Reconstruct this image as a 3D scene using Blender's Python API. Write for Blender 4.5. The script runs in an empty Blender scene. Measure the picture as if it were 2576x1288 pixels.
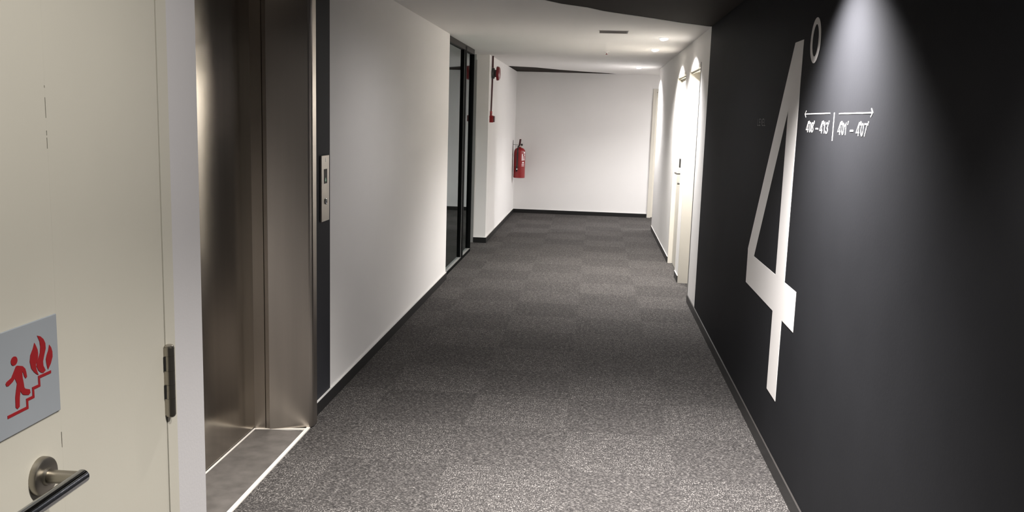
import bpy, bmesh, math, random
from mathutils import Vector, Matrix
random.seed(7)
sc = bpy.context.scene
COL = sc.collection

# ------------------------------------------------------------------ camera
cd = bpy.data.cameras.new('camera'); cam = bpy.data.objects.new('camera', cd); COL.objects.link(cam)
cd.sensor_fit = 'HORIZONTAL'; cd.sensor_width = 36.0
cd.lens = 36.0 * 2237.4 / 2576.0
cd.clip_start = 0.02; cd.clip_end = 100
RT = Vector((0.99517227, 0.09335148, 0.03029269)); UP = Vector((-0.04412417, 0.14986837, 0.98772088)); FW = Vector((-0.08766529, 0.98428907, -0.1532639))
M = Matrix.Identity(4)
for i in range(3):
    M[i][0] = RT[i]; M[i][1] = UP[i]; M[i][2] = -FW[i]
M.translation = Vector((0, 0, 1.55))
cam.matrix_world = M
sc.camera = cam

# ------------------------------------------------------------------ world, exposure
w = bpy.data.worlds.new('world'); sc.world = w; w.use_nodes = True
w.node_tree.nodes['Background'].inputs[0].default_value = (0.5, 0.5, 0.52, 1)
w.node_tree.nodes['Background'].inputs[1].default_value = 0.02
vs = sc.view_settings
sc.display_settings.display_device = 'sRGB'
vs.view_transform = 'Standard'; vs.look = 'None'; vs.gamma = 1.0; vs.use_curve_mapping = False
vs.exposure = 0.72

# ------------------------------------------------------------------ dimensions (metres)
XR = 0.863      # right wall
XL = -1.38      # left wall
XF = -1.317     # wall with the fire bell
XD = -0.70      # near wall with the fire door
XG = -1.40      # glass partition face
H = 2.30
YW = 14.675     # far wall
YP = 10.93      # end of side lobby

# lamps: x, y, watts, cone degrees, blend, colour
WARM = (1.0, 0.955, 0.91); NEUT = (1.0, 0.97, 0.965)
LAMPS = [  # x, y, power, cone, blend, colour, tilt towards the right wall (degrees)
    (0.574, 8.284, 255, 136, 1.0, NEUT, 0),
    (0.578, 9.55, 250, 136, 1.0, WARM, 0),
    (0.560, 12.70, 190, 138, 1.0, NEUT, 0),
    (0.560, 3.20, 640, 110, 1.0, NEUT, 3),
    (-0.48, 2.80, 330, 112, 1.0, WARM, 0),
    (0.57, 1.10, 85, 112, 0.5, WARM, 0),
    (2.60, 13.85, 225, 168, 1.0, NEUT, -10),  # added fill kept out of view, brightens the far end
    (-2.60, 9.60, 55, 150, 1.0, (0.93, 1.0, 1.0), 0),  # added unseen fill behind the glass panes
    (-0.15, 5.30, 31, 170, 1.0, NEUT, 0),  # added fill for the white left wall, above the view
    (0.15, 0.85, 32, 172, 0.7, WARM, 0),  # added overhead fill for the fire door, out of view
]

# ------------------------------------------------------------------ materials
def s2l(c):
    return tuple(((v / 255) / 12.92 if v / 255 <= 0.04045 else (((v / 255) + 0.055) / 1.055) ** 2.4) for v in c)

def mat(name, col, rough=0.5, metal=0.0, spec=0.5, bump=0.0, bscale=200.0, var=0.0, vscale=3.0, stretch=None, emit=None, estr=0.0):
    m = bpy.data.materials.new(name); m.use_nodes = True
    nt = m.node_tree; b = nt.nodes['Principled BSDF']
    b.inputs['Base Color'].default_value = (*col, 1)
    b.inputs['Roughness'].default_value = rough
    b.inputs['Metallic'].default_value = metal
    b.inputs['Specular IOR Level'].default_value = spec
    tc = nt.nodes.new('ShaderNodeTexCoord')
    vec = tc.outputs['Object']
    if stretch:
        mp = nt.nodes.new('ShaderNodeMapping'); mp.inputs['Scale'].default_value = stretch
        nt.links.new(vec, mp.inputs[0]); vec = mp.outputs[0]
    if var > 0:
        n = nt.nodes.new('ShaderNodeTexNoise'); n.inputs['Scale'].default_value = vscale; n.inputs['Detail'].default_value = 4
        nt.links.new(vec, n.inputs['Vector'])
        r = nt.nodes.new('ShaderNodeMapRange'); r.inputs[3].default_value = 1 - var; r.inputs[4].default_value = 1 + var
        r.inputs[1].default_value = 0.3; r.inputs[2].default_value = 0.7
        nt.links.new(n.outputs[0], r.inputs[0])
        mx = nt.nodes.new('ShaderNodeVectorMath'); mx.operation = 'SCALE'; mx.inputs[0].default_value = col
        nt.links.new(r.outputs[0], mx.inputs['Scale']); nt.links.new(mx.outputs[0], b.inputs['Base Color'])
    if bump > 0:
        n2 = nt.nodes.new('ShaderNodeTexNoise'); n2.inputs['Scale'].default_value = bscale; n2.inputs['Detail'].default_value = 3
        nt.links.new(vec, n2.inputs['Vector'])
        bp = nt.nodes.new('ShaderNodeBump'); bp.inputs['Strength'].default_value = bump; bp.inputs['Distance'].default_value = 0.002
        nt.links.new(n2.outputs[0], bp.inputs['Height']); nt.links.new(bp.outputs[0], b.inputs['Normal'])
    if emit:
        b.inputs['Emission Color'].default_value = (*emit, 1); b.inputs['Emission Strength'].default_value = estr
    return m

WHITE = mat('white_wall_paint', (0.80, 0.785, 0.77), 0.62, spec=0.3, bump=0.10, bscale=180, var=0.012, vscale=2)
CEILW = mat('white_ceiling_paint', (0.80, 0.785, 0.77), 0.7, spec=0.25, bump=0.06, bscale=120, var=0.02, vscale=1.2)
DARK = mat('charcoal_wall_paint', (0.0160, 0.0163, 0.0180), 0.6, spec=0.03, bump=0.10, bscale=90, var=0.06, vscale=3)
DARK_LIT = mat('charcoal_paint_brighter_lit', (0.034, 0.035, 0.040), 0.6, spec=0.05, bump=0.10, bscale=90)  # charcoal paint lightened to stand in for stronger light by the lift
WHITE2 = mat('white_wall_paint_darker', (0.60, 0.585, 0.59), 0.62, spec=0.3, bump=0.08, bscale=180)  # darker version of the white, for the strip beside the fire door
DARKC = mat('dark_ceiling_paint', (0.036, 0.030, 0.026), 0.7, spec=0.03, var=0.05, vscale=2)
VINYL = mat('white_vinyl', (0.68, 0.655, 0.63), 0.5, spec=0.4)
FAINT = mat('dark_grey_vinyl', (0.085, 0.083, 0.082), 0.5, spec=0.3)
SKIRT = mat('black_skirting', (0.012, 0.012, 0.012), 0.4, spec=0.4)
SKTOP = mat('white_sealant', (0.55, 0.54, 0.52), 0.5)
CREAM = mat('cream_door_paint', (0.575, 0.55, 0.47), 0.45, spec=0.4, bump=0.05, bscale=150, var=0.02, vscale=4)
CREAM2 = mat('ivory_door_paint', (0.62, 0.59, 0.52), 0.45, spec=0.4, var=0.03, vscale=3)
STEEL = mat('brushed_steel', (0.47, 0.43, 0.385), 0.30, metal=1.0, bump=0.05, bscale=60, stretch=(6, 6, 0.25), var=0.05, vscale=3)
STEELL = mat('satin_steel_plate', (0.42, 0.395, 0.36), 0.38, metal=1.0, var=0.03, vscale=20)
HANDLE = mat('satin_handle_steel', (0.36, 0.335, 0.29), 0.36, metal=1.0)
POLISH = mat('polished_handle_steel', (0.36, 0.37, 0.38), 0.14, metal=1.0)
STEELD = mat('dark_brushed_steel_door', (0.46, 0.42, 0.365), 0.16, metal=1.0, bump=0.03, bscale=60, stretch=(6, 6, 0.25), var=0.05, vscale=3)
SILL = mat('worn_metal_sill', (0.115, 0.106, 0.098), 0.48, metal=0.35, spec=0.5, var=0.22, vscale=14, bump=0.1, bscale=60)
STRIP = mat('pale_strip_and_glint', (0.62, 0.59, 0.54), 0.45)  # pale tone also holds the light along the sill edges
BLACK = mat('black_powder_coat', (0.006, 0.0065, 0.0065), 0.6, spec=0.02)
ALU = mat('grey_aluminium', (0.30, 0.30, 0.29), 0.4, metal=0.3)
RAIL = mat('dark_bronze_rail', (0.030, 0.027, 0.025), 0.6, spec=0.2)
DKST = mat('dull_grey_steel', (0.13, 0.125, 0.115), 0.4, metal=0.6)
GAP = mat('shadow_gap', (0.012, 0.011, 0.010), 0.8)  # near-black colour painted in for the shade inside narrow gaps
RED = mat('red_enamel', (0.27, 0.013, 0.015), 0.28, spec=0.5)
DRED = mat('dark_red_enamel', (0.055, 0.003, 0.005), 0.35, spec=0.5)
GONG = mat('deep_red_enamel', (0.17, 0.008, 0.012), 0.3)
BRED = mat('sign_red', (0.30, 0.006, 0.010), 0.5)
SIGNW = mat('sign_plate_grey_white', (0.32, 0.345, 0.37), 0.4, spec=0.5, var=0.02, vscale=10)
RUBBER = mat('black_rubber', (0.012, 0.012, 0.012), 0.5)
LABELW = mat('printed_label_white', (0.88, 0.88, 0.88), 0.5)
LENS = mat('lamp_lens', (1, 1, 1), 0.4, emit=(1.0, 0.96, 0.92), estr=5.0)
SCREEN = mat('dark_display', (0.008, 0.009, 0.008), 0.4, spec=0.05)
GREENL = mat('green_indicator', (0.1, 0.2, 0.12), 0.4, emit=(0.25, 0.5, 0.32), estr=0.25)
GREYD = mat('dark_grey_plastic', (0.055, 0.055, 0.05), 0.45)
VENTM = mat('vent_grey', (0.22, 0.20, 0.19), 0.6)
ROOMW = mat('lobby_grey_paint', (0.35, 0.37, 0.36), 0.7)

def glass_mat():
    m = bpy.data.materials.new('tinted_glass'); m.use_nodes = True
    nt = m.node_tree; nt.nodes.clear()
    o = nt.nodes.new('ShaderNodeOutputMaterial'); mix = nt.nodes.new('ShaderNodeMixShader')
    t = nt.nodes.new('ShaderNodeBsdfTransparent'); t.inputs[0].default_value = (0.55, 0.66, 0.66, 1)
    g = nt.nodes.new('ShaderNodeBsdfGlossy'); g.inputs[0].default_value = (0.92, 1.0, 1.0, 1); g.inputs['Roughness'].default_value = 0.03
    f = nt.nodes.new('ShaderNodeFresnel'); f.inputs[0].default_value = 1.65
    nt.links.new(f.outputs[0], mix.inputs[0]); nt.links.new(t.outputs[0], mix.inputs[1]); nt.links.new(g.outputs[0], mix.inputs[2])
    nt.links.new(mix.outputs[0], o.inputs[0])
    return m
GLASS = glass_mat()

def carpet_mat():
    m = bpy.data.materials.new('carpet_tiles'); m.use_nodes = True
    nt = m.node_tree; b = nt.nodes['Principled BSDF']; L = nt.links.new
    def math_(op, a, b_=None, c=None):
        n = nt.nodes.new('ShaderNodeMath'); n.operation = op
        for i, v in enumerate((a, b_, c)):
            if v is None: continue
            if isinstance(v, (int, float)): n.inputs[i].default_value = v
            else: L(v, n.inputs[i])
        return n.outputs[0]
    tc = nt.nodes.new('ShaderNodeTexCoord'); sx = nt.nodes.new('ShaderNodeSeparateXYZ'); L(tc.outputs['Object'], sx.inputs[0])
    tx = math_('FLOOR', math_('DIVIDE', math_('ADD', sx.outputs[0], 0.60), 0.513))
    ty = math_('FLOOR', math_('DIVIDE', math_('SUBTRACT', sx.outputs[1], 7.945), 0.520))
    par = math_('FLOORED_MODULO', math_('ADD', tx, ty), 2.0)
    def fibres(sc_, seed):
        mp = nt.nodes.new('ShaderNodeMapping'); mp.inputs['Scale'].default_value = sc_; mp.inputs['Location'].default_value = (seed, seed * 1.7, 0)
        L(tc.outputs['Object'], mp.inputs[0])
        n = nt.nodes.new('ShaderNodeTexNoise'); n.inputs['Scale'].default_value = 1.0; n.inputs['Detail'].default_value = 4; n.inputs['Roughness'].default_value = 0.68; n.inputs['Distortion'].default_value = 0.5
        L(mp.outputs[0], n.inputs['Vector']); return n.outputs[0]
    a1 = fibres((85, 230, 1), 3.0); a2 = fibres((190, 95, 1), 8.0)
    mixf = nt.nodes.new('ShaderNodeMix'); mixf.data_type = 'FLOAT'
    L(math_('ADD', 0.18, math_('MULTIPLY', par, 0.64)), mixf.inputs['Factor']); L(a1, mixf.inputs[2]); L(a2, mixf.inputs[3])
    fine = fibres((40, 40, 1), 5.0)
    big = fibres((9, 9, 1), 15.0)
    v = math_('ADD', math_('MULTIPLY', mixf.outputs[0], 0.8), math_('MULTIPLY', fine, 0.2))
    cr = nt.nodes.new('ShaderNodeValToRGB')
    e = cr.color_ramp.elements
    e[0].position = 0.37; e[0].color = (0.010, 0.0092, 0.0088, 1)
    e[1].position = 0.65; e[1].color = (0.225, 0.21, 0.197, 1)
    x = cr.color_ramp.elements.new(0.51); x.color = (0.036, 0.0334, 0.0320, 1)
    L(v, cr.inputs[0])
    wn = nt.nodes.new('ShaderNodeTexWhiteNoise'); wn.noise_dimensions = '2D'
    cx = nt.nodes.new('ShaderNodeCombineXYZ'); L(tx, cx.inputs[0]); L(ty, cx.inputs[1]); L(cx.outputs[0], wn.inputs[0])
    k = math_('ADD', math_('ADD', 0.90, math_('MULTIPLY', par, 0.16)), math_('MULTIPLY', wn.outputs[0], 0.10))
    k = math_('MULTIPLY', k, math_('ADD', 0.85, math_('MULTIPLY', big, 0.3)))
    sm = nt.nodes.new('ShaderNodeVectorMath'); sm.operation = 'SCALE'; L(cr.outputs[0], sm.inputs[0]); L(k, sm.inputs['Scale'])
    L(sm.outputs[0], b.inputs['Base Color'])
    b.inputs['Roughness'].default_value = 0.95; b.inputs['Specular IOR Level'].default_value = 0.1
    bp = nt.nodes.new('ShaderNodeBump'); bp.inputs['Strength'].default_value = 0.35; bp.inputs['Distance'].default_value = 0.003
    L(v, bp.inputs['Height']); L(bp.outputs[0], b.inputs['Normal'])
    return m
CARPET = carpet_mat()

# ------------------------------------------------------------------ mesh helpers
class MB:
    def __init__(s): s.bm = bmesh.new(); s.mats = []
    def mi(s, m):
        if m not in s.mats: s.mats.append(m)
        return s.mats.index(m)
    def box(s, x0, x1, y0, y1, z0, z1, m=None):
        i = s.mi(m) if m else 0
        v = [s.bm.verts.new((x, y, z)) for x in (x0, x1) for y in (y0, y1) for z in (z0, z1)]
        for f in ((0, 1, 3, 2), (4, 6, 7, 5), (0, 4, 5, 1), (2, 3, 7, 6), (0, 2, 6, 4), (1, 5, 7, 3)):
            fc = s.bm.faces.new([v[k] for k in f]); fc.material_index = i
        return s
    def prism(s, pts, a0, a1, axis='z', m=None):
        """extrude polygon pts along an axis; pts given in the two other axes in xyz order"""
        i = s.mi(m) if m else 0
        def mk(p, a):
            if axis == 'z': return (p[0], p[1], a)
            if axis == 'x': return (a, p[0], p[1])
            return (p[0], a, p[1])
        lo = [s.bm.verts.new(mk(p, a0)) for p in pts]; hi = [s.bm.verts.new(mk(p, a1)) for p in pts]
        n = len(pts); fs = []
        fs.append(s.bm.faces.new(lo[::-1])); fs.append(s.bm.faces.new(hi))
        for k in range(n): fs.append(s.bm.faces.new((lo[k], lo[(k + 1) % n], hi[(k + 1) % n], hi[k])))
        for f in fs: f.material_index = i
        return s
    def lathe(s, prof, c=(0, 0, 0), d=(0, 0, 1), n=32, m=None, smooth=True):
        """profile of (radius, distance along d)"""
        i = s.mi(m) if m else 0
        q = Vector(d).to_track_quat('Z', 'Y'); c = Vector(c); rings = []
        for r, h in prof:
            if r < 1e-6: rings.append([s.bm.verts.new(c + q @ Vector((0, 0, h)))])
            else: rings.append([s.bm.verts.new(c + q @ Vector((r * math.cos(2 * math.pi * k / n), r * math.sin(2 * math.pi * k / n), h))) for k in range(n)])
        for a, b in zip(rings, rings[1:]):
            for k in range(n):
                if len(a) == 1 and len(b) == 1: continue
                if len(a) == 1: f = s.bm.faces.new((a[0], b[k], b[(k + 1) % n]))
                elif len(b) == 1: f = s.bm.faces.new((a[k], b[0], a[(k + 1) % n]))
                else: f = s.bm.faces.new((a[k], b[k], b[(k + 1) % n], a[(k + 1) % n]))
                f.smooth = smooth; f.material_index = i
        for rr in (rings[0], rings[-1]):
            if len(rr) > 1: s.bm.faces.new(rr).material_index = i
        return s
    def tube(s, pts, r, n=14, m=None, mitre=True):
        i = s.mi(m) if m else 0
        P = [Vector(p) for p in pts]; rings = []
        ref = Vector((0, 0, 1))
        for k, p in enumerate(P):
            din = (P[k] - P[k - 1]).normalized() if k else (P[1] - P[0]).normalized()
            dout = (P[k + 1] - P[k]).normalized() if k < len(P) - 1 else din
            t = (din + dout).normalized()
            u = ref.cross(t) if abs(ref.dot(t)) < 0.95 else Vector((1, 0, 0)).cross(t)
            u.normalize(); v = t.cross(u)
            ch = max(0.3, math.sqrt(max(0.0, (1 + din.dot(dout)) / 2)))
            bis = (dout - din)
            ring = []
            for j in range(n):
                a = 2 * math.pi * j / n; o = u * math.cos(a) * r + v * math.sin(a) * r
                if bis.length > 1e-4:
                    bn = bis.normalized(); o += bn * o.dot(bn) * (1 / ch - 1)
                ring.append(s.bm.verts.new(p + o))
            rings.append(ring)
        for a, b in zip(rings, rings[1:]):
            for j in range(n):
                f = s.bm.faces.new((a[j], a[(j + 1) % n], b[(j + 1) % n], b[j])); f.smooth = True; f.material_index = i
        s.bm.faces.new(rings[0][::-1]).material_index = i; s.bm.faces.new(rings[-1]).material_index = i
        return s
    def build(s, name, m=None, parent=None, bevel=0.0, loc=None):
        bmesh.ops.recalc_face_normals(s.bm, faces=s.bm.faces)
        for e_ in s.bm.edges:
            if len(e_.link_faces) == 2 and e_.calc_face_angle(0) > 0.6: e_.smooth = False
        me = bpy.data.meshes.new(name); s.bm.to_mesh(me); s.bm.free()
        if s.mats:
            for q in s.mats: me.materials.append(q)
        else: me.materials.append(m)
        o = bpy.data.objects.new(name, me); COL.objects.link(o)
        if parent:
            o.parent = parent
            o.matrix_parent_inverse = Matrix.Translation(parent.location).inverted() if parent.type == 'EMPTY' and not parent.parent else Matrix.Identity(4)
        if bevel:
            b = o.modifiers.new('bevel', 'BEVEL'); b.width = bevel; b.segments = 2; b.limit_method = 'ANGLE'; b.angle_limit = math.radians(40)
        return o

def tag(o, label, cat, group=None):
    o['label'] = label; o['category'] = cat
    if group: o['group'] = group
    return o
def thing(name, label, cat, loc, group=None):
    o = bpy.data.objects.new(name, None); COL.objects.link(o); o.location = loc; o.empty_display_size = 0.05
    return tag(o, label, cat, group)
def struct(o, label=None):
    o['kind'] = 'structure'
    if label: o['label'] = label
    return o

# ================================================================== THE SETTING
# floor
b = MB()
b.box(-5.0, 4.6, -3.2, 15.0, -0.10, 0.0)
struct(b.build('floor', CARPET), 'grey looped carpet tiles laid quarter-turned along the corridor')

# ceiling: white field with curved edges, dark field on both sides
near_edge = [(-2.2, 4.2), (-1.38, 4.75), (-0.95, 5.12), (-0.62, 5.50), (-0.368, 5.849), (-0.258, 6.029), (-0.093, 6.191), (0.01, 6.363), (0.1, 6.465), (0.234, 6.600), (0.411, 6.788), (0.6, 7.000), (0.863, 7.240)]
far_edge = [(0.287, 14.675), (0.16, 14.48), (-0.172, 14.26), (-0.588, 13.864), (-0.927, 13.400), (-1.321, 13.217), (-2.2, 13.0)]
b = MB()
white = near_edge + [(4.6, 7.24), (4.6, 14.675)] + far_edge
b.prism(white, H, H + 0.12, 'z', CEILW)
b.prism([(-5.0, -3.2), (4.6, -3.2), (4.6, 7.24)] + near_edge[::-1] + [(-5.0, 4.2)], H + 0.002, H + 0.12, 'z', DARKC)
b.prism([(-5.0, 4.2), (-2.2, 4.2), (-2.2, 13.0), (-5.0, 13.0)], H + 0.001, H + 0.12, 'z', CEILW)
b.prism(far_edge + [(-5.0, 13.0), (-5.0, 15.0), (0.287, 15.0)], H + 0.002, H + 0.12, 'z', DARKC)
b.prism([(0.287, 14.675), (0.287, 15.0), (4.6, 15.0), (4.6, 14.675)], H + 0.002, H + 0.12, 'z', CEILW)
struct(b.build('ceiling'), 'white ceiling with curved edges meeting a dark painted ceiling')

# right wall: charcoal near part, white far part with two door openings
T = 0.20; DH = 2.056
D1 = (7.80, 8.73); D2 = (9.05, 9.98); YE = 12.985
b = MB()
b.box(XR, XR + T, -3.2, 7.232, 0, H, DARK)
b.box(XR, XR + T, 7.232, D1[0], 0, H, WHITE)
b.box(XR, XR + T, D1[0], D1[1], DH, H, WHITE)
b.box(XR, XR + T, D1[1], D2[0], 0, H, WHITE)
b.box(XR, XR + T, D2[0], D2[1], DH, H, WHITE)
b.box(XR, XR + T, D2[1], YE, 0, H, WHITE)
b.box(XR + T, 4.4, YE - 0.2, YE, 0, H, WHITE)
struct(b.build('wall_right'), 'long right wall, charcoal nearby and white beyond with two doors')

# left wall: charcoal around the lift, white beyond
EL0, EL1, EH = 2.52, 4.165, 2.16
b = MB()
b.box(XL - 0.3, XL, 1.40, EL0, 0, H, DARK)
b.box(XL - 0.3, XL, EL0, EL1, EH, H, DARK)
b.box(XL - 0.3, XL, EL1, 4.572, 0, H, DARK_LIT)
b.box(XL - 0.3, XL, 4.572, 8.335, 0, H, WHITE)
struct(b.build('wall_left'), 'left wall, charcoal strip beside the lift and white beyond')

# near wall with the fire door
b = MB()
b.box(XD - 0.16, XD, -3.2, 0.16, 0, H, WHITE)
b.box(XD - 0.16, XD, 0.16, 1.419, 2.12, H, WHITE)
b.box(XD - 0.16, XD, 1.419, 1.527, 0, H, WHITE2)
b.box(XL - 0.3, XD - 0.16, 1.38, 1.527, 0, H, WHITE)
struct(b.build('wall_front'), 'white wall end beside the cream fire door')

b = MB(); b.box(XD - 0.16, XR + T, -3.2, -3.0, 0, H); struct(b.build('wall_back', DARK))
# far wall, with an opening for the far door
b = MB()
b.box(XF - 0.2, 0.93, YW, YW + 0.2, 0, H)
b.box(0.93, 1.86, YW, YW + 0.2, 2.06, H)
b.box(1.86, 4.4, YW, YW + 0.2, 0, H)
struct(b.build('wall_far', WHITE), 'white end wall of the corridor')
b = MB(); b.box(4.2, 4.4, YE, YW, 0, H); struct(b.build('wall_side', WHITE))
# wall with bell and extinguisher (its near end faces us)
b = MB(); b.box(XF - 0.16, XF, YP, YW, 0, H, WHITE)
struct(b.build('wall_bell'), 'white wall carrying the fire bell and extinguisher')
# side lobby behind the glass
b = MB()
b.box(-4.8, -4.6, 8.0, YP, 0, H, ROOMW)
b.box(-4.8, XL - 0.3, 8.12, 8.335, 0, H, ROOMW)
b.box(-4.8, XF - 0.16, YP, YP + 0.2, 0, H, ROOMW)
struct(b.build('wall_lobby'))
b = MB(); b.box(-1.500, -1.468, YP - 0.012, YP, 0, 2.235)
struct(b.build('trim_4', ALU), 'slim grey vertical trim on the lobby corner')

# skirtings (black, with a pale bead on top)
def skirt(name, x0, x1, y0, y1, h=0.066, label=None):
    b = MB(); b.box(x0, x1, y0, y1, 0, h, SKIRT); b.box(x0, x1, y0, y1, h, h + 0.0026, SKTOP)
    return struct(b.build(name), label)
b = MB()
for (y0, y1) in ((-3.0, D1[0] - 0.02), (D1[1] + 0.0, D2[0]), (D2[1], YE)):
    b.box(XR - 0.008, XR, y0, y1, 0, 0.066, SKIRT); b.box(XR - 0.0075, XR, y0, y1, 0.066, 0.0685 if y0 > 8 else 0.0675, SKTOP if y0 > 8 else RAIL)
struct(b.build('baseboard_right'), 'low black skirting along the right wall')
skirt('baseboard_left', XL, XL + 0.012, EL1 + 0.03, 8.335, label='low black skirting along the left wall')
skirt('baseboard_far', XF, 0.885, YW - 0.012, YW, 0.062)
b = MB()
b.box(XF, XF + 0.012, YP - 0.012, YW, 0, 0.066, SKIRT); b.box(XF, XF + 0.012, YP - 0.012, YW, 0.066, 0.07, SKTOP)
b.box(-1.468, XF, YP - 0.012, YP, 0, 0.066, SKIRT); b.box(-1.468, XF, YP - 0.012, YP, 0.066, 0.07, SKTOP)
struct(b.build('baseboard_bell'))

# ------------------------------------------------------------------ right-hand doors (door_2 nearer, door_3 farther)
def side_door(name, y0, y1, leafx, label):
    root = bpy.data.objects.new(name, None); COL.objects.link(root); root.location = (XR, (y0 + y1) / 2, 0); root.empty_display_size = 0.05
    root['kind'] = 'structure'; root['label'] = label
    b = MB()   # frame lining the opening, with a stop
    for (a, c, s) in ((y0, y0 + 0.03, 1), (y1 - 0.03, y1, -1)):
        b.box(XR - 0.001, XR + 0.16, a, c, 0, DH)
        if s > 0: b.box(leafx + 0.045, XR + 0.16, c, c + 0.014, 0, DH - 0.03)
        else: b.box(leafx + 0.045, XR + 0.16, a - 0.014, a, 0, DH - 0.03)
    b.box(XR - 0.001, XR + 0.16, y0 + 0.03, y1 - 0.03, DH - 0.03, DH)
    b.box(XR + 0.018, XR + 0.030, y0 + 0.03, y1 - 0.03, DH - 0.045, DH - 0.03)
    b.build('door_frame', CREAM2, root)
    b = MB(); b.box(leafx, leafx + 0.044, y0 + 0.033, y1 - 0.033, 0.006, DH - 0.034)
    leaf = b.build('door_leaf', CREAM2, root, bevel=0.0015)
    hy = y0 + 0.115
    b = MB(); b.box(leafx - 0.052, leafx, hy - 0.030, hy + 0.030, 1.105, 1.195); b.build('card_reader', RUBBER, leaf, bevel=0.004)
    b = MB(); b.lathe([(0.024, 0), (0.024, 0.010), (0.011, 0.012), (0.010, 0.080)], (leafx, hy, 1.045), (-1, 0, 0), 20)
    b.tube([(leafx - 0.078, hy - 0.008, 1.045), (leafx - 0.078, hy + 0.115, 1.045)], 0.010)
    b.build('lever_handle', DKST, leaf)
    b = MB(); b.lathe([(0.022, 0), (0.022, 0.03), (0.012, 0.034), (0.012, 0.062), (0, 0.063)], (leafx, hy, 0.945), (-1, 0, 0), 20)
    b.build('key_cylinder', DKST, leaf)
    return root
d2 = side_door('door_2', D1[0], D1[1], XR + 0.112, 'nearer cream door in a deep reveal on the right white wall')
d3 = side_door('door_3', D2[0], D2[1], XR + 0.045, 'farther cream door with dark card reader on the right white wall')
b = MB(); b.box(XR - 0.004, XR + 0.02, D1[0] - 0.016, D1[0] - 0.001, 0.0, DH + 0.01)
struct(b.build('trim_1', ALU), 'thin grey edge strip beside the nearer right door')

# far door in the end wall
root = bpy.data.objects.new('door_4', None); COL.objects.link(root); root.location = (1.39, YW, 0)
root['kind'] = 'structure'; root['label'] = 'ivory door frame in the end wall at the corridor corner'
b = MB()
b.box(0.893, 0.95, YW - 0.012, YW + 0.15, 0, 2.08); b.box(1.83, 1.887, YW - 0.012, YW + 0.15, 0, 2.08); b.box(0.95, 1.83, YW - 0.012, YW + 0.15, 2.03, 2.08)
b.build('door_frame', CREAM2, root, bevel=0.002)
b = MB(); b.box(0.953, 1.827, YW + 0.04, YW + 0.085, 0.005, 2.027); b.build('door_leaf', CREAM2, root)

# ------------------------------------------------------------------ fire door on the near left (door_1)
root = bpy.data.objects.new('door_1', None); COL.objects.link(root); root.location = (XD, 0.80, 0)
root['kind'] = 'structure'; root['label'] = 'cream two-leaf fire door beside the camera'
b = MB()
b.box(XD - 0.155, XD + 0.001, 1.3850, 1.4188, 0, 2.118); b.box(XD - 0.155, XD + 0.001, 0.1602, 0.195, 0, 2.118); b.box(XD - 0.155, XD + 0.001, 0.195, 1.385, 2.085, 2.118)
b.build('door_frame', CREAM, root)
b = MB(); b.box(XD - 0.05, XD, 0.198, 1.0885, 0.008, 2.082); lf = b.build('wide_leaf', CREAM, root)
b = MB(); b.box(XD - 0.05, XD, 1.0900, 1.3830, 0.008, 2.082); nf = b.build('narrow_leaf', CREAM, root)
b = MB()
zs = [0.01, 1.091, 1.113, 1.493, 1.507, 1.510, 1.516, 1.532, 1.558, 1.570, 1.573, 2.08]
for a, c in zip(zs[::2], zs[1::2]): b.box(XD - 0.02, XD - 0.00005, 1.0885, 1.0900, a, c)
b.build('paint_filler', CREAM, nf)
b = MB(); b.box(XD - 0.049, XD - 0.021, 1.0885, 1.0900, 0.01, 2.08); b.box(XD - 0.049, XD - 0.004, 1.3828, 1.3852, 0.01, 2.08); b.build('gap_shade', GAP, nf)  # dark fill stands in for the shade deep between leaves and frame
# hinge barrel with knuckles
b = MB()
hx, hy = XD + 0.006, 1.386
for k, (a, c) in enumerate(((1.038, 1.0665), (1.067, 1.0905), (1.091, 1.1145), (1.115, 1.1400), (1.1405, 1.155))):
    b.lathe([(0.0086, a), (0.0086, c)], (hx, hy, 0), (0, 0, 1), 32)
b.lathe([(0.006, 1.034), (0.0078, 1.036), (0.0078, 1.157), (0.006, 1.1585)], (hx, hy, 0), (0, 0, 1), 20)
b.box(XD + 0.0002, XD + 0.003, 1.378, 1.388, 1.038, 1.1555)
b.build('hinge', HANDLE, nf)
b = MB(); b.box(XD + 0.001, XD + 0.0036, 1.3765, 1.3785, 1.115, 1.140); b.box(XD + 0.001, XD + 0.0036, 1.3765, 1.3785, 1.067, 1.091); b.build('hinge_slot', GAP, nf)
# lever handle
b = MB()
hc = (XD, 1.040, 1.071)
b.lathe([(0.0255, 0), (0.0255, 0.006), (0.0245, 0.0085), (0.0225, 0.0095), (0.012, 0.0098), (0.0108, 0.013)], hc, (1, 0, 0), 40)
hd = b.build('handle_rose', HANDLE, lf)
b = MB(); b.tube([(XD + 0.008, 1.040, 1.071), (XD + 0.0575, 1.034, 1.0745)], 0.0088, 24)
b.build('handle_neck', HANDLE, lf)
b = MB(); b.tube([(XD + 0.0575, 1.0425, 1.0745), (XD + 0.0575, 0.905, 1.0745)], 0.0092, 28)
b.build('handle_lever', POLISH, lf, bevel=0.002)

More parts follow.
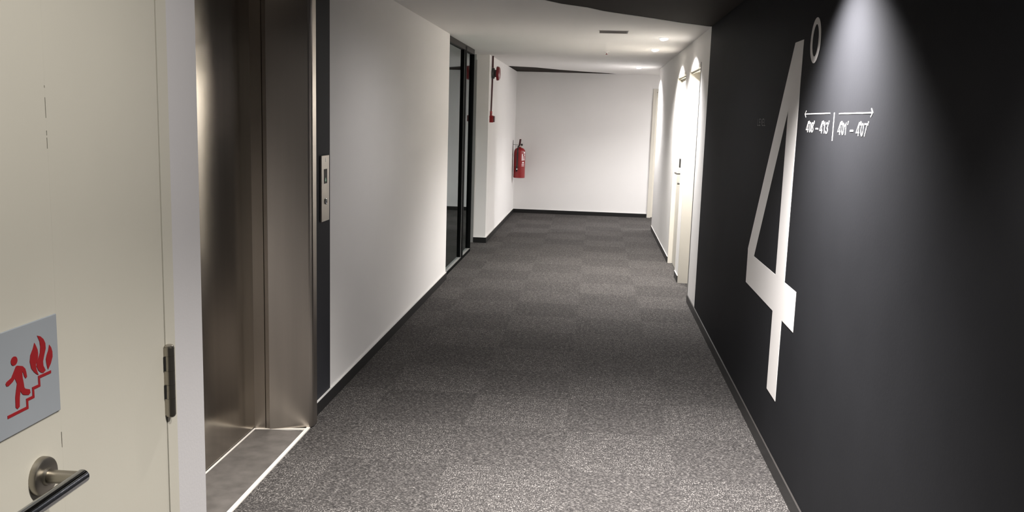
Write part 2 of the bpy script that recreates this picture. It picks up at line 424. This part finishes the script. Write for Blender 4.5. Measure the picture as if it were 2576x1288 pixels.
# ------------------------------------------------------------------ escape-stair sign on the wide leaf
sg = thing('fire_stair_sign', 'square pale grey plate with red running figure, stairs and flames on the cream door', 'sign', (XD, 1.015, 1.145))
b = MB(); b.box(XD + 0.0002, XD + 0.003, 0.945, 1.0862, 1.1455, 1.2775); b.build('sign_plate', SIGNW, sg, bevel=0.001)
zx0, zx1 = XD + 0.003, XD + 0.0036
b = MB()
b.prism([(0.996 + 0.0062 * math.cos(t * math.pi / 12), 1.2375 + 0.0056 * math.sin(t * math.pi / 12)) for t in range(24)], zx0, zx1, 'x')
b.prism([(1.002, 1.230), (1.0115, 1.2268), (1.0163, 1.222), (1.0178, 1.217), (1.0188, 1.211), (1.016, 1.2095), (1.0132, 1.213), (1.0118, 1.218), (1.0098, 1.2205), (1.0102, 1.212), (1.0118, 1.204), (1.0122, 1.1995), (1.014, 1.197), (1.0228, 1.1935), (1.0238, 1.1885), (1.020, 1.1868), (1.0092, 1.1905), (1.0058, 1.1945), (1.0048, 1.1975), (1.0025, 1.189), (1.0015, 1.1775), (0.9972, 1.1758), (0.994, 1.179), (0.9942, 1.191), (0.9965, 1.200), (0.999, 1.208), (0.9955, 1.2155), (0.991, 1.2125), (0.983, 1.2095), (0.979, 1.2105), (0.978, 1.2135), (0.980, 1.2155), (0.989, 1.2180), (0.996, 1.2265), (0.999, 1.230)], zx0, zx1, 'x')
b.build('running_figure', BRED, sg)
b = MB()
st = [(0.978, 1.1715), (1.0165, 1.1715), (1.0165, 1.1815), (1.0295, 1.1815), (1.0295, 1.1925), (1.0425, 1.1925), (1.0425, 1.2035), (1.068, 1.2035)]
hw = 0.0019
up_ = []; dn_ = []
for k, p in enumerate(st):
    if k == 0: up_.append((p[0], p[1] + hw)); dn_.append((p[0], p[1] - hw))
    elif k == len(st) - 1: up_.append((p[0], p[1] + hw)); dn_.append((p[0], p[1] - hw))
    else: up_.append((p[0] - hw, p[1] + hw)); dn_.append((p[0] + hw, p[1] - hw))
b.prism(up_ + dn_[::-1], zx0, zx1, 'x'); b.build('stair_line', BRED, sg)
b = MB()
b.prism([(1.037, 1.250), (1.0395, 1.246), (1.0425, 1.2395), (1.0432, 1.235), (1.0425, 1.229), (1.0392, 1.2245), (1.0375, 1.221), (1.0382, 1.2155), (1.042, 1.2065), (1.0385, 1.2085), (1.033, 1.213), (1.028, 1.219), (1.0258, 1.228), (1.0275, 1.236), (1.033, 1.243)], zx0, zx1, 'x')
b.prism([(1.043, 1.258), (1.0495, 1.2555), (1.0555, 1.2505), (1.059, 1.244), (1.0592, 1.237), (1.0555, 1.229), (1.0525, 1.222), (1.0528, 1.2155), (1.057, 1.2085), (1.052, 1.2065), (1.0475, 1.208), (1.0415, 1.213), (1.0388, 1.219), (1.040, 1.2245), (1.044, 1.229), (1.047, 1.2345), (1.0482, 1.241), (1.0475, 1.249)], zx0, zx1, 'x')
b.prism([(1.067, 1.240), (1.0708, 1.2355), (1.073, 1.229), (1.0728, 1.2225), (1.0685, 1.2145), (1.062, 1.208), (1.0605, 1.212), (1.0592, 1.217), (1.0585, 1.2225), (1.061, 1.228), (1.0645, 1.233)], zx0, zx1, 'x')
b.build('flames', BRED, sg)

# ------------------------------------------------------------------ lift
lift = thing('elevator_entrance', 'stainless steel lift doors recessed in a charcoal wall', 'elevator', (-1.47, 3.35, 0))
b = MB(); b.box(-1.635, -1.605, 3.33, 4.075, 0.012, EH - 0.06); b.build('door_panel', STEELD, lift, bevel=0.002)
b = MB(); b.box(-1.665, -1.638, 2.62, 3.36, 0.012, EH - 0.06); b.build('door_panel', STEELD, lift, bevel=0.002)
# far jamb: stepped, splayed profile
b = MB()
b.prism([(-1.612, 4.062), (-1.552, 4.0635), (-1.550, 4.070), (-1.548, 4.070), (-1.546, 4.0625), (-1.530, 4.0625), (-1.528, 4.0590), (-1.350, 4.1200), (-1.343, 4.1240), (-1.337, 4.131), (-1.3335, 4.142), (-1.3335, 4.196), (-1.379, 4.196), (-1.379, 4.164), (-1.612, 4.164)], 0.0055, EH - 0.001, 'z')
jm = b.build('jamb', STEEL, lift)
b = MB(); b.prism([(-1.612, 2.64), (-1.49, 2.64), (-1.35, 2.58), (-1.3335, 2.56), (-1.3335, 2.50), (-1.379, 2.50), (-1.379, 2.521), (-1.612, 2.521)], 0.0055, EH - 0.001, 'z'); b.build('jamb', STEEL, lift)
b = MB(); b.box(-1.60, -1.3335, 2.66, 4.05, EH - 0.05, EH - 0.001); b.build('header', STEEL, lift)
b = MB(); b.box(-1.606, -1.360, 2.642, 4.0595, 0.0, 0.005)
sl = b.build('sill', SILL, lift)
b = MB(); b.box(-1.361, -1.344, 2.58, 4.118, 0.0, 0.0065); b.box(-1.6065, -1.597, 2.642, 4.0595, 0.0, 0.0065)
b.prism([(-1.60, 4.046), (-1.36, 4.088), (-1.36, 4.104), (-1.60, 4.061)], 0.0, 0.0056, 'z')  # pale band at the jamb base paints the reflection on the sill
b.build('edge_strip_and_glint', STRIP, sl)

# call panel
cp = thing('call_panel', 'slim vertical steel lift call panel with small display on the charcoal strip', 'call panel', (XL, 4.462, 0.995))
b = MB(); b.box(XL + 0.0003, XL + 0.010, 4.397, 4.527, 0.995, 1.332); b.build('face_plate', STEELL, cp, bevel=0.0015)
b = MB(); b.box(XL + 0.009, XL + 0.0108, 4.437, 4.489, 1.189, 1.263); dsp = b.build('display', SCREEN, cp)
b = MB(); b.prism([(4.463, 1.196), (4.452, 1.209), (4.459, 1.209), (4.459, 1.218), (4.467, 1.218), (4.467, 1.209), (4.474, 1.209)], XL + 0.0108, XL + 0.0111, 'x'); b.build('arrow_indicator', GREENL, dsp)
b = MB(); b.lathe([(0.016, 0), (0.016, 0.004), (0.013, 0.005), (0.012, 0.0025), (0.0, 0.0025)], (XL + 0.010, 4.463, 1.097), (1, 0, 0), 24); b.build('call_button', POLISH, cp)
b = MB(); b.prism([(4.464, 1.300), (4.464, 1.316), (4.459, 1.313), (4.459, 1.317), (4.466, 1.322), (4.470, 1.322), (4.470, 1.300)], XL + 0.010, XL + 0.0106, 'x'); b.build('logo_mark', LABELW, cp)

# ------------------------------------------------------------------ wall lettering on the charcoal wall
def flat(b, pts): b.prism(pts, XR - 0.0012, XR - 0.0001, 'x'); return b
# numeral 4 as a concave outline with a triangular hole, split into quads
O = dict(tr=(3.968, 1.917), tl=(4.133, 1.917), l1=(4.948, 0.881), l2=(4.943, 0.694), a=(4.183, 0.694), bl=(4.183, 0.317), br=(3.980, 0.317), c=(3.980, 0.694), r1=(3.746, 0.694), r2=(3.746, 0.867), d=(3.978, 0.867), ht=(4.178, 1.621), hl=(4.757, 0.866), hr=(4.178, 0.866))
b = MB()
flat(b, [O['tr'], O['tl'], O['ht'], (3.974, 1.621)])
flat(b, [O['tl'], O['l1'], (4.945, 0.866), O['hl'], O['ht']])
flat(b, [(3.974, 1.621), O['ht'], O['hr'], O['d']])
flat(b, [O['r2'], O['hl'], (4.945, 0.866), O['l2'], O['r1']])
flat(b, [O['c'], O['a'], O['bl'], O['br']])
tag(b.build('wall_numeral', VINYL), 'giant white numeral 4 on the charcoal wall', 'wall lettering')
# degree ring
b = MB(); n = 48; cy, cz = 3.760, 1.895
ro = [(cy + 0.083 * math.cos(2 * math.pi * k / n), cz + 0.090 * math.sin(2 * math.pi * k / n)) for k in range(n)]
ri = [(cy + 0.050 * math.cos(2 * math.pi * k / n), cz + 0.0635 * math.sin(2 * math.pi * k / n)) for k in range(n)]
for k in range(n): flat(b, [ro[k], ro[(k + 1) % n], ri[(k + 1) % n], ri[k]])
tag(b.build('degree_ring', VINYL), 'white degree ring at the top right of the giant numeral', 'wall lettering')

# glyphs of the room ranges drawn as condensed strokes
def stroke(b, pts, wdt, closed=False):
    n = len(pts); hw_ = wdt / 2
    ring = []
    for k in range(n):
        p = Vector(pts[k]); 
        if closed: a = Vector(pts[k - 1]); c = Vector(pts[(k + 1) % n])
        else: a = Vector(pts[k - 1]) if k else p - (Vector(pts[1]) - p); c = Vector(pts[k + 1]) if k < n - 1 else p + (p - a)
        d1 = (p - a).normalized(); d2_ = (c - p).normalized(); t = (d1 + d2_)
        t = d1 if t.length < 1e-6 else t.normalized()
        nn = Vector((-t.y, t.x)); k_ = 1 / max(0.5, nn.dot(Vector((-d1.y, d1.x))))
        ring.append((p + nn * hw_ * k_, p - nn * hw_ * k_))
    m_ = n if closed else n - 1
    for k in range(m_):
        p, q = ring[k], ring[(k + 1) % n]
        flat(b, [tuple(p[0]), tuple(q[0]), tuple(q[1]), tuple(p[1])])
def arc(cx_, cy_, rx, ry, a0, a1, n=12):
    return [(cx_ + rx * math.cos(math.radians(a0 + (a1 - a0) * k / n)), cy_ + ry * math.sin(math.radians(a0 + (a1 - a0) * k / n))) for k in range(n + 1)]
GL = {
 '4': [([(0.78, 0.0), (0.78, 1.0), (0.05, 0.27), (1.0, 0.27)], False)],
 '0': [(arc(0.5, 0.5, 0.42, 0.46, 0, 360, 20)[:-1], True)],
 '8': [(arc(0.5, 0.27, 0.42, 0.23, 0, 360, 16)[:-1], True), (arc(0.5, 0.74, 0.36, 0.22, 0, 360, 16)[:-1], True)],
 '1': [([(0.15, 0.74), (0.55, 0.96), (0.55, 0.0)], False)],
 '3': [(arc(0.45, 0.73, 0.40, 0.23, 160, -75, 12) + arc(0.45, 0.27, 0.45, 0.24, 75, -165, 12), False)],
 '7': [([(0.05, 0.95), (0.95, 0.95), (0.35, 0.0)], False)],
}
def room_number(b, s, y_left, y_right, z0, hgt):
    """s like 408: a 4, a small degree ring, two digits, a prime mark"""
    Wt = y_left - y_right; wd = 0.0052
    slots = [(0.0, 0.27, s[0]), (0.40, 0.62, s[1]), (0.66, 0.90, s[2])]
    for a, c, ch in slots:
        for pts, cl in GL[ch]:
            stroke(b, [(y_left - Wt * (a + (c - a) * p[0]), z0 + hgt * p[1]) for p in pts], wd if not cl else wd * 0.9, cl)
    stroke(b, [(y_left - Wt * (0.335 + 0.045 * math.cos(t * math.pi / 6)), z0 + hgt * (1.0 + 0.13 * math.sin(t * math.pi / 6))) for t in range(12)], 0.003, True)
    stroke(b, [(y_left - Wt * 0.985, z0 + hgt * 1.15), (y_left - Wt * 0.955, z0 + hgt * 0.86)], 0.006)
ds = thing('direction_sign', 'small white arrows and room ranges to the right of the giant numeral', 'wall lettering', (XR, 3.38, 1.50))
def dpart(name, b):
    return b.build(name, VINYL, ds)
b = MB(); stroke(b, [(3.440, 1.603), (3.842, 1.603)], 0.0042); stroke(b, [(3.822, 1.6155), (3.8435, 1.603), (3.822, 1.5895)], 0.0042); dpart('left_arrow', b)
b = MB(); stroke(b, [(3.313, 1.6005), (2.923, 1.6005)], 0.0042); stroke(b, [(2.938, 1.6135), (2.921, 1.6005), (2.938, 1.5875)], 0.0042); dpart('right_arrow', b)
b = MB(); stroke(b, [(3.379, 1.605), (3.379, 1.503)], 0.006); dpart('divider', b)
for num, y0, y1, z0, hh in (('408', 3.802, 3.668, 1.529, 0.040), ('413', 3.576, 3.440, 1.528, 0.041), ('401', 3.313, 3.184, 1.5265, 0.041), ('407', 3.084, 2.954, 1.5258, 0.041)):
    b = MB(); room_number(b, num, y0, y1, z0, hh); dpart('room_number', b)
for y0, y1, zz in ((3.642, 3.604, 1.5445), (3.156, 3.118, 1.542)):
    b = MB(); stroke(b, [(y0, zz), (y1, zz)], 0.0058); dpart('dash', b)
# LEVEL
b = MB()
def lv(ch, y0, y1):
    X = lambda u: y0 + (y1 - y0) * u
    z0, z1 = 1.551, 1.584; zm = (z0 + z1) / 2; wd = 0.0045
    if ch == 'L': stroke(b, [(X(0), z1), (X(0), z0), (X(1), z0)], wd)
    if ch == 'E':
        stroke(b, [(X(1), z1), (X(0), z1), (X(0), z0), (X(1), z0)], wd); stroke(b, [(X(0), zm), (X(0.85), zm)], wd)
    if ch == 'V': stroke(b, [(X(0), z1), (X(0.5), z0), (X(1), z1)], wd)
for k, ch in enumerate('LEVEL'):
    a = 4.925 - k * 0.0475; lv(ch, a, a - 0.026)
tag(b.build('level_lettering', FAINT), 'faint small word LEVEL left of the giant numeral', 'wall lettering')

# ------------------------------------------------------------------ glass partition
gp = thing('glass_partition', 'black framed glazed screen at the end of the white left wall', 'glass partition', (XG, 9.27, 0))
gx0, gx1 = -1.475, -1.402
b = MB()
b.box(gx0, gx1, 8.337, 10.20, 2.245, H - 0.001, RAIL)
b.box(gx0, gx1, 8.337, 9.49, 0.0, 0.030, BLACK); b.box(gx0, gx1, 9.60, 10.20, 0.0, 0.030, BLACK)
b.box(gx0 + 0.002, gx1 - 0.004, 8.337, 9.49, 0.030, 0.036, ALU); b.box(gx0 + 0.002, gx1 - 0.004, 9.60, 10.20, 0.030, 0.036, ALU)
b.box(gx0, gx1, 8.337, 8.375, 0.036, 2.245, BLACK)
b.box(gx0, gx1 - 0.010, 9.470, 9.4955, 0.030, 2.245, BLACK); b.box(gx0, gx1 - 0.006, 9.4955, 9.5045, 0.030, 2.245, ALU)
b.box(gx0, gx1, 10.165, 10.20, 0.036, 2.245, BLACK)
b.build('frame', None, gp)
b = MB(); b.box(gx0, gx1 + 0.001, 9.505, 9.60, 0.0, 2.285); b.build('mullion_post', BLACK, gp)
for (y0, y1) in ((8.375, 9.47), (9.60, 10.165)):
    b = MB(); b.box(-1.433, -1.428, y0, y1, 0.036, 2.245); b.build('glass_pane', GLASS, gp)

# ------------------------------------------------------------------ fire bell, conduit, call point
fb = thing('fire_bell', 'round red fire bell on a dark housing high on the white wall', 'fire bell', (XF, 11.20, 2.09))
b = MB(); b.lathe([(0.066, 0), (0.066, 0.030), (0.058, 0.034), (0.045, 0.034), (0.045, 0.058), (0.030, 0.060)], (XF, 11.20, 2.09), (1, 0, 0), 32); b.build('housing', GREYD, fb)
b = MB(); b.lathe([(0.050, 0.058), (0.086, 0.060), (0.086, 0.078), (0.080, 0.092), (0.060, 0.102), (0.025, 0.106), (0, 0.106)], (XF, 11.20, 2.09), (1, 0, 0), 36); b.build('gong', GONG, fb)
cn = thing('alarm_conduit', 'thin dark red pipe running down the white wall through the bell', 'conduit', (XF, 11.13, 1.57))
b = MB(); b.tube([(XF + 0.014, 11.155, H), (XF + 0.014, 11.15, 2.158)], 0.010); b.tube([(XF + 0.012, 11.19, H), (XF + 0.012, 11.19, 2.158)], 0.009)
b.build('upper_pipe', DRED, cn)
b = MB(); b.tube([(XF + 0.014, 11.15, 2.022), (XF + 0.014, 11.10, 1.62), (XF + 0.014, 11.10, 1.585)], 0.010); b.build('lower_pipe', DRED, cn)
b = MB(); b.tube([(XF + 0.015, 11.10, 1.625), (XF + 0.015, 11.10, 1.57)], 0.014); b.build('pipe_socket', RED, cn)
ac = thing('fire_call_point', 'small red box at the foot of the alarm pipe', 'alarm call point', (XF, 11.10, 1.49))
b = MB(); b.box(XF, XF + 0.046, 11.055, 11.145, 1.488, 1.572); b.build('box', RED, ac, bevel=0.004)
b = MB(); b.box(XF + 0.046, XF + 0.060, 11.060, 11.140, 1.493, 1.567); b.build('cover', DRED, ac, bevel=0.003)

# ------------------------------------------------------------------ extinguisher
ex_c = (XF + 0.112, 14.36)
ex = thing('fire_extinguisher', 'red fire extinguisher hung on a hook near the far corner', 'fire extinguisher', (ex_c[0], ex_c[1], 0.60))
b = MB(); b.lathe([(0.088, 0.600), (0.092, 0.604), (0.092, 0.770), (0.0935, 0.772), (0.0935, 0.776), (0.092, 0.778), (0.092, 1.010), (0.086, 1.040), (0.070, 1.064), (0.045, 1.080), (0.022, 1.087), (0.020, 1.098)], (*ex_c, 0), (0, 0, 1), 40)
body = b.build('cylinder', RED, ex)
b = MB(); b.lathe([(0.020, 1.095), (0.024, 1.098), (0.024, 1.120), (0.014, 1.124), (0.014, 1.145)], (*ex_c, 0), (0, 0, 1), 20); b.build('valve', HANDLE, ex)
b = MB()
b.prism([(ex_c[0] - 0.018, 1.115), (ex_c[0] + 0.010, 1.118), (ex_c[0] + 0.022, 1.215), (ex_c[0] + 0.010, 1.222), (ex_c[0] - 0.004, 1.218)], ex_c[1] - 0.075, ex_c[1] + 0.012, 'y')
b.build('squeeze_handle', DRED, ex, bevel=0.003)
b = MB(); b.lathe([(0.017, 0), (0.017, 0.022), (0, 0.024)], (ex_c[0] + 0.020, ex_c[1], 1.128), (1, -0.2, 0), 20); b.build('gauge', GREYD, ex)
b = MB()
hy_ = ex_c[1] - 0.104
b.tube([(ex_c[0] - 0.01, ex_c[1] - 0.02, 1.118), (ex_c[0] - 0.022, ex_c[1] - 0.07, 1.10), (ex_c[0] - 0.026, hy_, 1.05), (ex_c[0] - 0.028, hy_, 0.90), (ex_c[0] - 0.030, hy_, 0.80)], 0.0105)
b.build('hose', RUBBER, ex)
b = MB(); b.lathe([(0.011, 0), (0.0135, -0.01), (0.0135, -0.06), (0.006, -0.10)], (ex_c[0] - 0.030, hy_, 0.80), (0.1, 0, 1), 16); b.build('nozzle', RUBBER, ex)
b = MB(); b.box(ex_c[0] - 0.038, ex_c[0] - 0.018, hy_ - 0.017, hy_ - 0.013, 0.735, 0.752); b.build('nozzle_tag', LABELW, ex)
# printed label: curved band patches on the side towards the corridor
def band(b, a0, a1, z0, z1, r=0.0926, n=4):
    P = [(ex_c[0] + r * math.cos(math.radians(a0 + (a1 - a0) * k / n)), ex_c[1] + r * math.sin(math.radians(a0 + (a1 - a0) * k / n))) for k in range(n + 1)]
    Q = [(ex_c[0] + (r - 0.002) * math.cos(math.radians(a0 + (a1 - a0) * k / n)), ex_c[1] + (r - 0.002) * math.sin(math.radians(a0 + (a1 - a0) * k / n))) for k in range(n + 1)]
    b.prism(P + Q[::-1], z0, z1, 'z')
b = MB(); band(b, -62, -52, 0.880, 0.985); b.build('white_label', LABELW, ex)
b = MB()
band(b, -40, -20, 0.99, 1.02); band(b, -36, -22, 0.955, 0.978)
for zz in (0.93, 0.905, 0.885): band(b, -46, -24, zz, zz + 0.012)
b.build('label_print', LABELW, ex)
b = MB()
band(b, -56, -36, 0.838, 0.856)
for zz in (0.822, 0.806, 0.79): band(b, -62, -30, zz, zz + 0.006)
b.build('label_print', LABELW, ex)
br = thing('extinguisher_bracket', 'thin steel wall hook holding the red extinguisher', 'bracket', (XF, 14.36, 0.60))
b = MB(); b.box(XF, XF + 0.006, 14.345, 14.375, 0.96, 1.20); b.build('wall_plate', ALU, br)
b = MB(); b.tube([(XF + 0.006, 14.36, 1.130), (ex_c[0] - 0.030, 14.36, 1.126)], 0.004, 10); b.build('hook_arm', STEELL, br)

# ------------------------------------------------------------------ ceiling fittings
WHERE = {0: 'recessed downlight above the nearer right door', 1: 'recessed downlight above the farther right door, second from the camera', 2: 'recessed downlight beyond both right doors, near the corridor end',
         3: 'downlight over the charcoal wall beside the giant numeral', 4: 'downlight in front of the lift doors', 5: 'downlight overhead between fire door and charcoal wall',
         6: 'added unseen fill light round the far corridor corner', 7: 'added unseen fill light in the glazed side lobby', 8: 'added unseen fill light between the lift and the curved white ceiling edge', 9: 'added unseen fill light overhead beside the fire door'}
for i, (x, y, pw, cone, blend, colr, tilt) in enumerate(LAMPS):
    seen = i in (0, 1, 2)
    dl = thing('downlight', WHERE[i], 'ceiling light', (x, y, H), 'downlights in the ceiling')
    b = MB(); b.lathe([(0.040, 0.0), (0.052, 0.0), (0.052, 0.004), (0.040, 0.006)], (x, y, H + 0.0015), (0, 0, -1), 32)
    b.build('trim_ring', CEILW, dl)
    b = MB()
    dz = Vector((0.15, 0, -1)).normalized() if seen else Vector((0, 0, -1))
    pr = [(0.040, 0.0), (0.038, 0.008), (0.030, 0.016), (0.016, 0.020), (0, 0.021)] if seen else [(0.038, 0.004), (0.030, 0.010), (0, 0.012)]
    b.lathe(pr, (x, y, H - 0.002), tuple(dz), 28)
    b.build('lens', LENS, dl)
    ld = bpy.data.lights.new('spot', 'SPOT'); ld.energy = pw; ld.spot_size = math.radians(cone); ld.spot_blend = blend; ld.color = colr; ld.shadow_soft_size = 0.025
    lo = bpy.data.objects.new('lamp_light', ld); COL.objects.link(lo); lo.parent = dl; lo.location = (0, 0, -0.036); lo.rotation_euler = (0, math.radians(-tilt), 0)

vt = thing('air_vent', 'narrow grey rectangular slot vent in the white ceiling', 'vent', (0.113, 7.815, H))
b = MB()
vx0, vx1, vy0, vy1 = -0.007, 0.233, 7.70, 7.93
b.box(vx0 - 0.006, vx0, vy0 - 0.006, vy1 + 0.006, H - 0.003, H + 0.001); b.box(vx1, vx1 + 0.006, vy0 - 0.006, vy1 + 0.006, H - 0.003, H + 0.001)
b.box(vx0, vx1, vy0 - 0.006, vy0, H - 0.003, H + 0.001); b.box(vx0, vx1, vy1, vy1 + 0.006, H - 0.003, H + 0.001)
b.build('frame', CEILW, vt)
b = MB(); b.box(vx0, vx1, vy0, vy1, H - 0.0012, H + 0.001); b.build('backing', GREYD, vt)
b = MB()
for k in range(7):
    yy = vy0 + 0.012 + k * 0.0325
    b.box(vx0 + 0.002, vx1 - 0.012, yy, yy + 0.012, H - 0.0030, H - 0.0012)
b.build('slats', VENTM, vt)
sp = thing('sprinkler', 'tiny sprinkler head with red bulb in the white ceiling', 'sprinkler', (0.079, 10.03, H))
b = MB(); b.lathe([(0.030, 0), (0.030, 0.004), (0.010, 0.007), (0.010, 0.016), (0, 0.016)], (0.079, 10.03, H), (0, 0, -1), 20); b.build('rosette', CEILW, sp)
b = MB(); b.lathe([(0.004, 0.016), (0.004, 0.030), (0.014, 0.031), (0.014, 0.033), (0, 0.033)], (0.079, 10.03, H), (0, 0, -1), 12); b.build('bulb', RED, sp)
